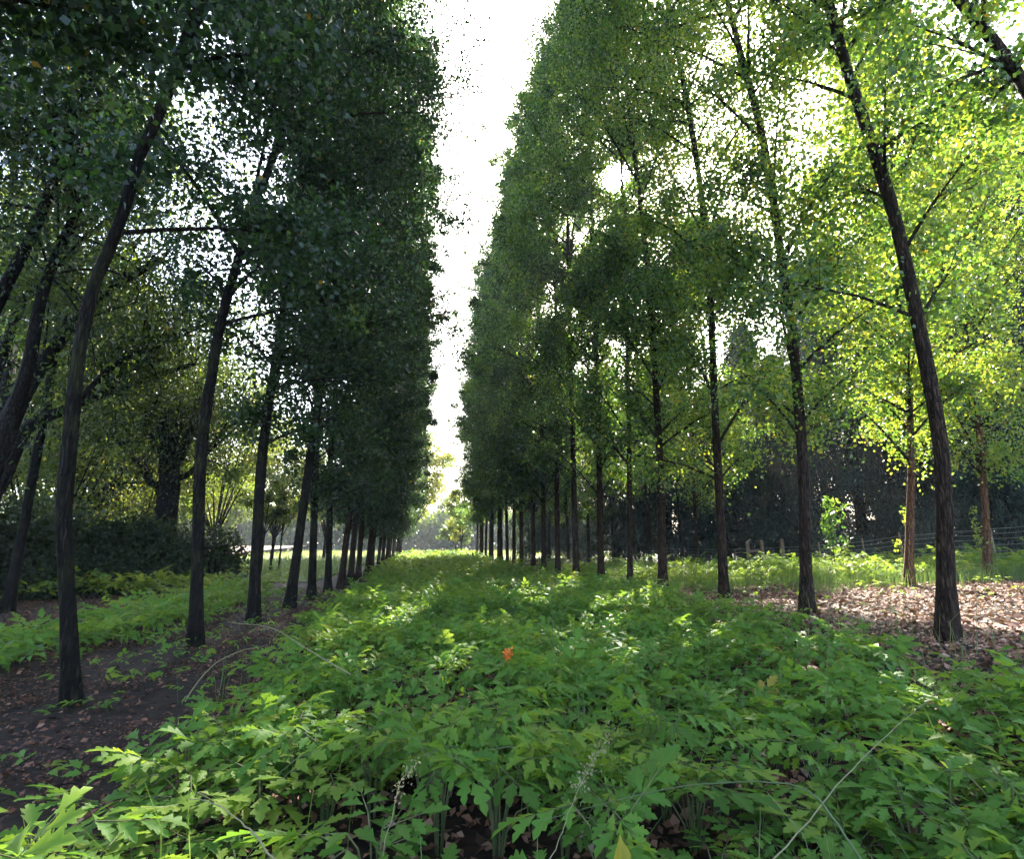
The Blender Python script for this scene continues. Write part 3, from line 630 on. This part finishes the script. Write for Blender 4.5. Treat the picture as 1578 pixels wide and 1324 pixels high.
for k, (src, u, d, s, lab) in enumerate([(c2, 1215, 37, .72, 'dark conifer behind the wooden fence posts'), (c3, 1440, 35, .95, 'dark conifer behind the thick dark trunk'), (c1, 1030, 46, 1.3, 'dark conifer behind the fourth fence-side trunk'), (c2, 950, 52, 1.0, 'dark conifer behind the fifth and sixth fence-side trunks'),
                                         (c3, 890, 60, .95, 'dark conifer behind the seventh fence-side trunk'), (c1, 845, 70, 1.3, 'dark conifer behind the eighth and ninth fence-side trunks'), (c3, 1680, 33, 1.0, 'dark conifer at the edge behind the fence end'), (c3, 1280, 46, 1.1, 'tallest grey-green conifer rising behind the sapling'),
                                         (c2, 1500, 42, 1.3, 'tall conifer rising behind the two reddish trunks'), (c2, 1170, 54, 1.2, 'far conifer behind the wooden fence posts')]):
    copy_tree(src, spot(u, d), lab, rz=rng.random() * 6, sc=s)

# ------------------------------------------------------------------ fence
fence_line = [(1000, 40), (1054, 37), (1152, 33), (1174, 32.5), (1205, 32), (1262, 30), (1330, 28.5), (1388, 27), (1460, 26), (1530, 25), (1600, 24)]
fp = [spot(u, d) for u, d in fence_line]
fz = thing('wire_fence', fp[0], 'weathered post and wire fence with an H-braced panel before the conifers', 'fence')
o0 = fp[0]
for i, p in enumerate(fp):
    mb = MB(); thick = i in (2, 3, 4); hgt = 1.95 if thick else 1.7; r = .10 if thick else .035
    tube(mb, np.array([[0, 0, -.2], [.01, 0, hgt * .5], [.0, .01, hgt]]) + p - o0, [r * 1.05, r, r * .92], 8, wob=.06)
    mb.build('post', M['post'], fz)
for (i, j, z0, z1) in ((2, 3, 1.45, 1.45), (2, 3, .55, .45), (2, 3, .28, .2), (3, 4, .45, .42)):
    mb = MB(); a = fp[i] - o0 + [0, 0, z0]; b = fp[j] - o0 + [0, 0, z1]
    tube(mb, [a, (a + b) / 2, b], .07, 6, wob=.05); mb.build('rail', M['post'], fz)
for hw in (.25, .45, .65, .85, 1.05, 1.25, 1.42, 1.58):
    mb = MB(); pts = []
    for a, b in zip(fp[:-1], fp[1:]): pts += [a - o0 + [0, 0, hw], (a + b) / 2 - o0 + [0, 0, hw - .02]]
    pts.append(fp[-1] - o0 + [0, 0, hw]); tube(mb, pts, .006, 4); mb.build('wire', M['wire'], fz)

# sapling before the fence
sp = spot(1283, 22); sa = thing('sapling', sp, 'two-stemmed sapling with bright leaf tufts standing before the fence', 'tree')
mb, cm = MB(), MB()
for dx, hh_, n in ((0, 2.75, 170), (.48, 2.65, 60), (-.12, 2.3, 110)):
    P = smooth_path([[dx * .7, 0, -.1], [dx * .9, 0, hh_ * .5], [dx, .05, hh_]], 8); tube(mb, P, np.linspace(.018, .006, 8), 5)
    s = rng.random(n); Q = np.stack([np.interp(s, [0, 1], [dx * .9, dx]), np.zeros(n), hh_ * (.45 + .57 * s)], -1) + rng.normal(size=(n, 3)) * [.10, .10, .05]
    leaves(cm, Q, rng.uniform(.08, .15, n), np.clip(.2 + .35 * s + rng.normal(size=n) * .1, 0, .86), hang=-.6, nz=.1)
mb.build('stems', M['limb'], sa); cm.build('foliage', M['poplar'], sa)

# ------------------------------------------------------------------ herbs
OUT = np.array([(0, .02), (.16, .09), (.30, .20), (.40, .29), (.45, .14), (.56, .25), (.66, .28), (.70, .11), (.82, .14), (1., .0)])
OUT2 = np.array([(0, .03), (.28, .27), (.38, .15), (.58, .20), (.66, .10), (1., 0)])
def leaflets(mb, B, A, N, size, hue, out, curl=.25):
    """toothed leaflets: base B, axis A, normal N; two halves folded along the midrib"""
    n = len(B); m = len(out); S = np.cross(A, N); sz = np.broadcast_to(size, (n,))[:, None, None]
    t = out[:, 0][None, :, None]; wv = out[:, 1][None, :, None]
    mid = B[:, None] + (A[:, None] * t - N[:, None] * curl * t ** 2) * sz
    e1 = mid + (S[:, None] * wv * .95 + N[:, None] * wv * .28) * sz + A[:, None] * sz * wv * .30
    e2 = mid + (-S[:, None] * wv * .95 + N[:, None] * wv * .28) * sz + A[:, None] * sz * wv * .30
    V = np.stack([mid, e1, e2], 2)              # n, m, 3, 3
    o = (np.arange(n) * m * 3)[:, None]; k = (np.arange(m - 1) * 3)[None]
    a = (o + k)
    F1 = np.stack([a, a + 1, a + 4, a + 3], -1).reshape(-1, 4); F2 = np.stack([a, a + 3, a + 5, a + 2], -1).reshape(-1, 4)
    uv = np.zeros((n, m, 3, 2), np.float32); uv[:, :, 1:, 0] = 1; uv[..., 1] = out[:, 0][None, :, None]
    mb.add(V.reshape(-1, 3), np.concatenate([F1, F2]), np.repeat(np.broadcast_to(hue, (n,)), m * 3), uv.reshape(-1, 2))

def herb_geometry(mb, st, C, hgt, n_leaf, scale, out, hue0, hs=.12, pairs=3, spread=1.0, up=.0):
    """plants at C: n_leaf compound leaves each, held out flat round the top"""
    P = np.repeat(C, n_leaf, 0); n = len(P); h = np.repeat(hgt, n_leaf) * rng.uniform(.58, 1.08, n)
    a = np.tile(np.arange(n_leaf) * 2.4, len(C)) + np.repeat(rng.random(len(C)) * 6.28, n_leaf) + rng.normal(size=n) * .35
    D = np.stack([np.cos(a), np.sin(a), np.zeros(n)], -1)
    reach = rng.uniform(-.02, .22, n) * spread * scale
    B = P + D * reach[:, None]; B[:, 2] += h
    pitch = rng.normal(.08 + up, .32, n)
    A = D * np.cos(pitch)[:, None]; A[:, 2] = np.sin(pitch)
    up_ = np.tile([0., 0, 1], (n, 1)) + rng.normal(size=(n, 3)) * .30
    N = unit(up_ - A * (up_ * A).sum(1, keepdims=True)); S = np.cross(A, N)
    ls = scale * rng.uniform(.75, 1.25, n)
    hue = np.clip(np.repeat(hue0, n_leaf) + rng.normal(size=n) * hs, 0, .9) if np.ndim(hue0) else np.clip(hue0 + rng.normal(size=n) * hs, 0, .9)
    hue = np.where(rng.random(n) < .006, .95, np.minimum(hue, .78))
    if st is not None:
        for k in range(n):
            s0 = P[k] + D[k] * .02
            tube(st, smooth_path([s0, s0 + (B[k] - s0) * [.3, .3, .7], B[k]], 4), np.linspace(.006, .0035, 4), 4)
            tube(st, [B[k], B[k] + A[k] * ls[k] * .21], [.0035, .002], 3)
    L = .125 * ls
    leaflets(mb, B + A * (ls * .20)[:, None], A, N, L * 1.2, hue, out)
    for p in range(pairs):
        for sgn in (1, -1):
            off = [.155, .075, .0][p]; ang = [.72, .88, 1.05][p]; s = [1.0, 1.05, .85][p]
            A2 = unit(A * math.cos(ang) + sgn * S * math.sin(ang) - N * .12 + rng.normal(size=(n, 3)) * .10)
            N2 = unit(N + sgn * S * .18 + rng.normal(size=(n, 3)) * .24); N2 = unit(N2 - A2 * (N2 * A2).sum(1, keepdims=True))
            leaflets(mb, B + A * (ls * off)[:, None] + sgn * S * (ls * .008)[:, None], A2, N2, L * s * rng.uniform(.85, 1.12, n), hue, out)

def carpet_ok(x, y):
    """where the herb carpet grows: between the mulch strips under the two rows"""
    left = -1.70 - .3 * noise2(x * 0, y, 1.6, 5) - .25 * noise2(x, y, .5, 15) - .5 * sm(2.9, 2.2, y) - .5 * sm(12, 30, y)
    right = 5.6 + .7 * noise2(x * 0, y, 1.9, 6) + 1.0 * sm(12, 20, y)
    k = (x > left) & (x < right)
    pits = [(-.05, 7.7, .55, .45), (.35, 5.6, .7, .35), (3.2, 3.4, .5, .4), (1.2, 2.75, .22, .35), (5.2, 7.4, .9, .8), (4.6, 2.6, .5, .5)]
    for px, py, rx, ry in pits: k = k & (((x - px) / rx) ** 2 + ((y - py) / ry) ** 2 > 1)
    return k & (noise2(x, y, .8, 21) > -.34 - .25 * sm(5, 9, y))

def poisson(x0, x1, y0, y1, r, n, keep):
    X = rng.uniform(x0, x1, n); Y = rng.uniform(y0, y1, n); k = keep(X, Y); X, Y = X[k], Y[k]
    cell = {}; out = []
    for x, y in zip(X, Y):
        c = (int(x // r), int(y // r))
        if all((x - q[0]) ** 2 + (y - q[1]) ** 2 > r * r for i in (-1, 0, 1) for j in (-1, 0, 1) for q in cell.get((c[0] + i, c[1] + j), [])):
            cell.setdefault(c, []).append((x, y)); out.append((x, y))
    return np.array(out)

# foreground plants: each its own thing, five plant shapes
def in_view(x, y, margin=4.0):
    a = np.degrees(np.arctan2(x, y)) - 9; return (np.abs(a) < 45 + margin) & (np.hypot(x, y) > 1.8)
NEAR = 4.5
pts = poisson(-4.4, 6, .3, NEAR, .27, 12000, lambda x, y: carpet_ok(x, y) & in_view(x, y, 8) & (np.hypot(x, y) < NEAR))
pts = pts[np.argsort(np.hypot(pts[:, 0], pts[:, 1]))][:290]
PG = 'cut-leaved green plants carpeting the path nearest the camera'
protos = []
for v in range(6):
    fm, st = MB(), MB()
    herb_geometry(fm, st, np.zeros((1, 3)), np.array([.44]), 9 + v % 2, .98, OUT, [.38, .45, .5, .33, .58, .68][v], hs=.13)
    protos.append((fm.mesh('foliage', M['herb']), st.mesh('stem', M['stem'])))
for i, (x, y) in enumerate(pts):
    yellow = noise2(x, y, 1.1, 8) > .55 or (x < -.75 and y < 3.3 and rng.random() < .55)  # yellowed leaves; at lower left the yellow also stands in for sun
    v = 5 if yellow else int(rng.integers(0, 5))
    o = thing('leafy_plant', (x, y, gz(x, y) - .02), 'yellowish cut-leaved plant among the green ones nearest the camera' if yellow else 'green cut-leaved plant in the dense carpet nearest the camera', 'plant', PG + (' in yellowish tones' if yellow else ''), rz=rng.random() * 6.28)
    hsc = (.88 + .75 * noise2(x, y, .7, 7)) * rng.uniform(.85, 1.15); hsc = min(hsc, .95 if np.hypot(x, y) < 2.5 else 1.3)
    sxy = rng.uniform(.85, 1.15) * (.85 if np.hypot(x, y) < 2.5 else 1); o.scale = (sxy, sxy, max(.5, hsc))
    link('foliage', protos[v][0], o); link('stem', protos[v][1], o)

# the rest of the carpet, the strips beside the mulch and under the trees: uncountable, one object each
def herb_field(name, P, hgt, n_leaf, scale, out, pairs, hue_bias=0.0, hk=9):
    fm = MB(); C = np.stack([P[:, 0], P[:, 1], ground_z(P[:, 0], P[:, 1])], -1)
    hg = hgt * np.maximum(.25, .85 + .50 * noise2(P[:, 0], P[:, 1], .7, 7) + .35 * noise2(P[:, 0], P[:, 1], 1.6, 17)) * rng.uniform(.8, 1.2, len(P))
    hue = np.clip(.42 + hue_bias + .16 * noise2(P[:, 0], P[:, 1], 2.0, hk) + rng.normal(size=len(P)) * .10, 0, .9)
    herb_geometry(fm, None, C, hg, n_leaf, scale, out, hue, pairs=pairs, hs=.08)
    return tag(fm.build(name, M['herb']), None, None, kind='stuff')
A1 = poisson(-4.5, 9, 2.5, 13, .25, 40000, lambda x, y: carpet_ok(x, y) & in_view(x, y, 6) & (np.hypot(x, y) >= NEAR - .1))
herb_field('herb_carpet', A1, .42, 8, 1.0, OUT, 2)
A2 = poisson(-4, 9, 12.8, 30, .36, 30000, lambda x, y: carpet_ok(x, y))
herb_field('herb_carpet', A2, .42, 9, 1.3, OUT2, 2, .06)
A3 = poisson(-4, 8, 30, 95, .62, 40000, lambda x, y: (x > -2.6) & (x < 6.6))
herb_field('herb_carpet', A3, .50, 9, 2.3, OUT2, 1, .12)
A4 = poisson(-7.6, -4.6, 5, 20, .38, 9000, lambda x, y: (x < -4.9 - .3 * noise2(x, y, 1.5, 2)) & (x > -6.6 + .4 * noise2(x, y, 1.2, 3)) & (noise2(x, y, 1.3, 12) > -.35))
herb_field('herb_strip', A4, .42, 8, 1.4, OUT2, 2, .10)
A5 = poisson(-26, -6, 16, 34, .42, 12000, lambda x, y: (np.abs(np.hypot(x, y) - 23.5 - (np.degrees(np.arctan2(x, y)) + 45) * .10) < 1.6) & (x < -6.5))
herb_field('herb_strip', A5, .65, 8, 1.9, OUT2, 1, .22)
A6 = poisson(8, 40, 13, 60, .40, 50000, lambda x, y: (np.hypot(x, y) > 18 + 2.0 * noise2(x, y, 2, 4) + 4 * sm(38, 50, np.degrees(np.arctan2(x, y)))) & (np.degrees(np.arctan2(x, y)) < 56) & (np.degrees(np.arctan2(x, y)) > 9) & (np.hypot(x, y) < 40))
herb_field('undergrowth', A6, .74, 9, 1.1, OUT2, 2, .2)

A8 = poisson(-6, -1.4, 2, 24, .5, 1500, lambda x, y: noise2(x, y, .9, 33) > .05)
herb_field('mulch_seedlings', A8, .20, 6, .75, OUT2, 1, .1)
A7 = poisson(6, 17, 7, 20, .8, 900, lambda x, y: (np.hypot(x, y) < 20) & (noise2(x, y, 1.4, 31) > .15))
herb_field('litter_seedlings', A7, .22, 5, .8, OUT2, 1, .3)

# grass
def grass(name, P, h, n_b, hue0, wid=.006):
    mb = MB(); X = np.repeat(P, n_b, 0) + rng.normal(size=(len(P) * n_b, 2)) * .28; n = len(X)
    B = np.stack([X[:, 0], X[:, 1], ground_z(X[:, 0], X[:, 1])], -1); hh = h * rng.uniform(.5, 1.2, n)
    a = rng.random(n) * 6.28; D = np.stack([np.cos(a), np.sin(a), np.zeros(n)], -1); S = np.stack([-np.sin(a), np.cos(a), np.zeros(n)], -1) * wid
    m = B + D * (hh * .12)[:, None] + np.stack([np.zeros(n), np.zeros(n), hh * .6], -1); t = B + D * (hh * .5 * rng.uniform(.3, 1.5, n))[:, None] + np.stack([np.zeros(n), np.zeros(n), hh], -1)
    V = np.stack([B - S, B + S, m + S * .8, m - S * .8, t], 1); o = (np.arange(n) * 5)[:, None]
    hu = np.repeat(np.clip(rng.normal(hue0, .15, n), 0, 1), 5)
    f4 = o + np.array([[0, 1, 2, 3]]); f3 = o + np.array([[3, 2, 4]])
    mb.add(V.reshape(-1, 3), f4, hu); mb.F.append((f3 + mb.n - len(V) * 5).astype(np.int32))
    return tag(mb.build(name, M['grass']), None, None, kind='stuff')
g1 = poisson(8, 40, 13, 62, .42, 60000, lambda x, y: (np.hypot(x, y) > 17.5 + 1.5 * noise2(x, y, 2, 4)) & (np.degrees(np.arctan2(x, y)) < 56) & (np.degrees(np.arctan2(x, y)) > 9) & (np.hypot(x, y) < 45))
grass('grass', g1, .55, 30, .35, .004)
g2 = poisson(-34, -6, 33, 62, .7, 12000, lambda x, y: (np.degrees(np.arctan2(x, y)) > -28))
grass('grass', g2, .5, 16, .5, .016)
g3 = poisson(-23, 30, 63, 130, 1.2, 12000, lambda x, y: y > 0)
grass('grass', g3, .5, 10, .7, .035)

g4 = poisson(-2, 7, 2.2, 16, .55, 4000, lambda x, y: noise2(x, y, 1.2, 41) > 0)
grass('grass', g4, .62, 7, .4, .0035)
# leaf litter on the bare strips
def litter(name, P, size, dull=1.8):
    n = len(P); mb = MB(); Q = np.stack([P[:, 0], P[:, 1], ground_z(P[:, 0], P[:, 1]) + .012 + rng.random(n) * .03], -1)
    ax = rand_unit(n, .35); nr = rand_unit(n); nr[:, 2] = np.abs(nr[:, 2]) + 1.0; nr = unit(nr - ax * (nr * ax).sum(1, keepdims=True)); b = np.cross(ax, nr)
    s = (size * rng.uniform(.6, 1.4, n))[:, None]
    V = np.stack([Q - ax * s * .5, Q + b * s * .36 + nr * s * .16, Q + ax * s * .5, Q - b * s * .36 + nr * s * .12], 1)
    mb.add(V.reshape(-1, 3), np.arange(n * 4).reshape(n, 4), np.repeat(np.clip(rng.beta(1.6, dull, n), 0, 1), 4))
    return tag(mb.build(name, M['litter']), None, None, kind='stuff')
def uni(n, x0, x1, y0, y1, keep):
    x = rng.uniform(x0, x1, n); y = rng.uniform(y0, y1, n); k = keep(x, y); return np.stack([x[k], y[k]], -1)
litter('leaf_litter', uni(60000, 4.2, 22, 1, 19, lambda x, y: (np.hypot(x, y) < 21)), .085)
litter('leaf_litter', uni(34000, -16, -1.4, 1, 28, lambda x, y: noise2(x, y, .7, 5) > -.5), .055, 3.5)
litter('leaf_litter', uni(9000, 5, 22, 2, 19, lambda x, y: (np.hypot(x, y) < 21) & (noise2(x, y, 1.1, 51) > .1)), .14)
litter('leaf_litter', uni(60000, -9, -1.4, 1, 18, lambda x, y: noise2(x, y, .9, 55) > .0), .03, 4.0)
litter('leaf_litter', uni(16000, -2, 5, 1, 12, lambda x, y: np.ones(len(x), bool)), .07)

tw = MB()
for x, y in np.concatenate([uni(420, -7, -1.6, 1.5, 18, lambda x, y: x < 9), uni(420, 5.5, 16, 4, 18, lambda x, y: x > 0)]):
    a = rng.random() * 6.28; l = rng.uniform(.06, .35); d = np.array([math.cos(a) * l, math.sin(a) * l, rng.uniform(-.01, .05)])
    p = np.array([x, y, gz(x, y) + .02]); tube(tw, [p, p + d * .5 + rng.normal(size=3) * .012, p + d], [.005, .004, .002], 4, hue=rng.random())
tag(tw.build('fallen_twigs', M['limb']), None, None, kind='stuff')
# ------------------------------------------------------------------ single stems, flower
def stalk(pts, r, label, hue, seeds=0, name='grass_stalk'):
    P = smooth_path(pts, 24); P[1:] += np.cumsum(rng.normal(size=(23, 3)), 0) * .0022; b = P[0].copy(); t = thing(name, b, label, 'grass', None)
    mb = MB(); tube(mb, P - b, np.linspace(r, r * .3, 24) * .62, 5, hue=hue); mb.build('stem', M['stalk'], t)
    if seeds:
        sd = MB(); k = rng.uniform(.55, 1, seeds); i = (k * 23).astype(int); Q = P[i] - b + rng.normal(size=(seeds, 3)) * [.011, .011, .02]
        leaves(sd, Q, rng.uniform(.009, .016, seeds), np.full(seeds, .8), width=.3, hang=.8); sd.build('seed_head', M['stalk'], t)
    return t
def pt(u, v, d): return at(u, v, d)
stalk([pt(1170, 1345, 2.1), pt(1300, 1205, 2.6), pt(1400, 1110, 3.1), pt(1455, 1065, 3.4)], .0045, 'long straight pale stalk slanting across the near plants', .75)
stalk([pt(1330, 1330, 2.0), pt(1290, 1270, 2.0), pt(1235, 1225, 2.05), pt(1120, 1218, 2.1), pt(980, 1238, 2.1), pt(830, 1282, 2.1)], .006, 'thick green stalk arching low over the near plants', .15)
stalk([pt(842, 1335, 1.9), pt(870, 1270, 2.0), pt(905, 1190, 2.2), pt(945, 1125, 2.4)], .003, 'seeding grass stalk bearing pale grains beside the arching green stalk', .8, 130)
stalk([pt(590, 1320, 2.0), pt(600, 1260, 2.2), pt(612, 1200, 2.4), pt(636, 1178, 2.5)], .003, 'thin pale stalk among the near plants below the orange flower', .7, 70)
stalk([pt(430, 1335, 1.9), pt(385, 1285, 2.0), pt(330, 1250, 2.1), pt(285, 1238, 2.2)], .0055, 'pale bent stalk lying over the yellowish plants', .95)
stalk([pt(850, 1010, 5.8), pt(851, 950, 5.8), pt(850, 890, 5.8), pt(849, 840, 5.8)], .007, 'dark upright stalk before the eighth fence-side trunk', .05)
stalk([pt(1042, 1180, 3.4), pt(1046, 1060, 3.4), pt(1049, 940, 3.4), pt(1054, 860, 3.4)], .0045, 'tall thin dark stalk before the fourth fence-side trunk', .05)
stalk([pt(1088, 1110, 4.2), pt(1094, 1000, 4.2), pt(1098, 900, 4.2), pt(1100, 860, 4.2)], .0045, 'tall dark stalk just before the third fence-side trunk', .05)
stalk([pt(1272, 1090, 4.4), pt(1278, 980, 4.4), pt(1280, 880, 4.4), pt(1281, 830, 4.4)], .005, 'tall grey stalk before the litter beside the second fence-side trunk', .4)
stalk([pt(1505, 1010, 7.0), pt(1507, 950, 7.0), pt(1506, 880, 7.0)], .006, 'thin stalk in the sunlit litter beyond the thick dark trunk', .35)
stalk([pt(285, 1082, 5.6), pt(320, 1035, 5.6), pt(360, 1008, 5.6), pt(408, 998, 5.6)], .010, 'dry curved stalk arching from the carpet over the mulch', .95)
stalk([pt(540, 1040, 6.0), pt(470, 1000, 6.4), pt(420, 970, 6.8), pt(350, 960, 7.2)], .012, 'feathery dry stalk drooping toward the second mulch-row trunk', .9, 160)

f0 = at(782, 1010, 5.3); fg = gz(f0[0], f0[1]); fl_ = thing('flower', (f0[0], f0[1], fg), 'small orange flower above the leaf carpet', 'flower')
mb = MB(); tube(mb, smooth_path([[0, 0, 0], [.01, 0, (f0[2] - fg) * .5], [0, 0, f0[2] - fg]], 6), np.linspace(.005, .004, 6), 5, hue=.1); mb.build('stem', M['stalk'], fl_)
mb = MB(); n = 80; a = rng.random(n) * 6.28; rr = rng.uniform(.005, .042, n)
leaves(mb, np.stack([np.cos(a) * rr, np.sin(a) * rr, f0[2] - fg + rng.normal(size=n) * .022], -1), rng.uniform(.018, .034, n), rng.random(n), hang=-.3, nz=.4); mb.build('petals', M['petal'], fl_)
for u, v, lab in ((942, 1310, 'upright yellow leaf at the bottom edge near the seeding grass'), (965, 1316, 'smaller yellow leaf beside the upright yellow one')):
    p = at(u, v + 12, 1.75); t = thing('yellow_leaf', (p[0], p[1], gz(p[0], p[1])), lab, 'leaf', None)
    mb = MB(); z = p[2] - gz(p[0], p[1]); leaflets(mb, np.array([[0, 0, z - .04]]), unit(np.array([[.35 if u < 950 else -.1, -.25, .9]])), unit(np.array([[.3, -.9, -.3]])), .10, np.array([.91]), np.array([(0, .02), (.25, .17), (.55, .2), (.8, .1), (1, 0)]), curl=.25); mb.build('blade', M['herb'], t)
    mb = MB(); tube(mb, [[0, 0, 0], [0, .02, z * .5], [0, 0, z - .03]], .004, 5); mb.build('stem', M['stem'], t)

# ------------------------------------------------------------------ air
hb = MB(); x0, x1, y0, y1, z0, z1 = -950, 950, -250, 1550, -4, 45
hb.add([(x, y, z) for z in (z0, z1) for y in (y0, y1) for x in (x0, x1)], [[0, 2, 3, 1], [4, 5, 7, 6], [0, 1, 5, 4], [2, 6, 7, 3], [0, 4, 6, 2], [1, 3, 7, 5]])
tag(hb.build('haze', haze_mat), None, None, kind='stuff')
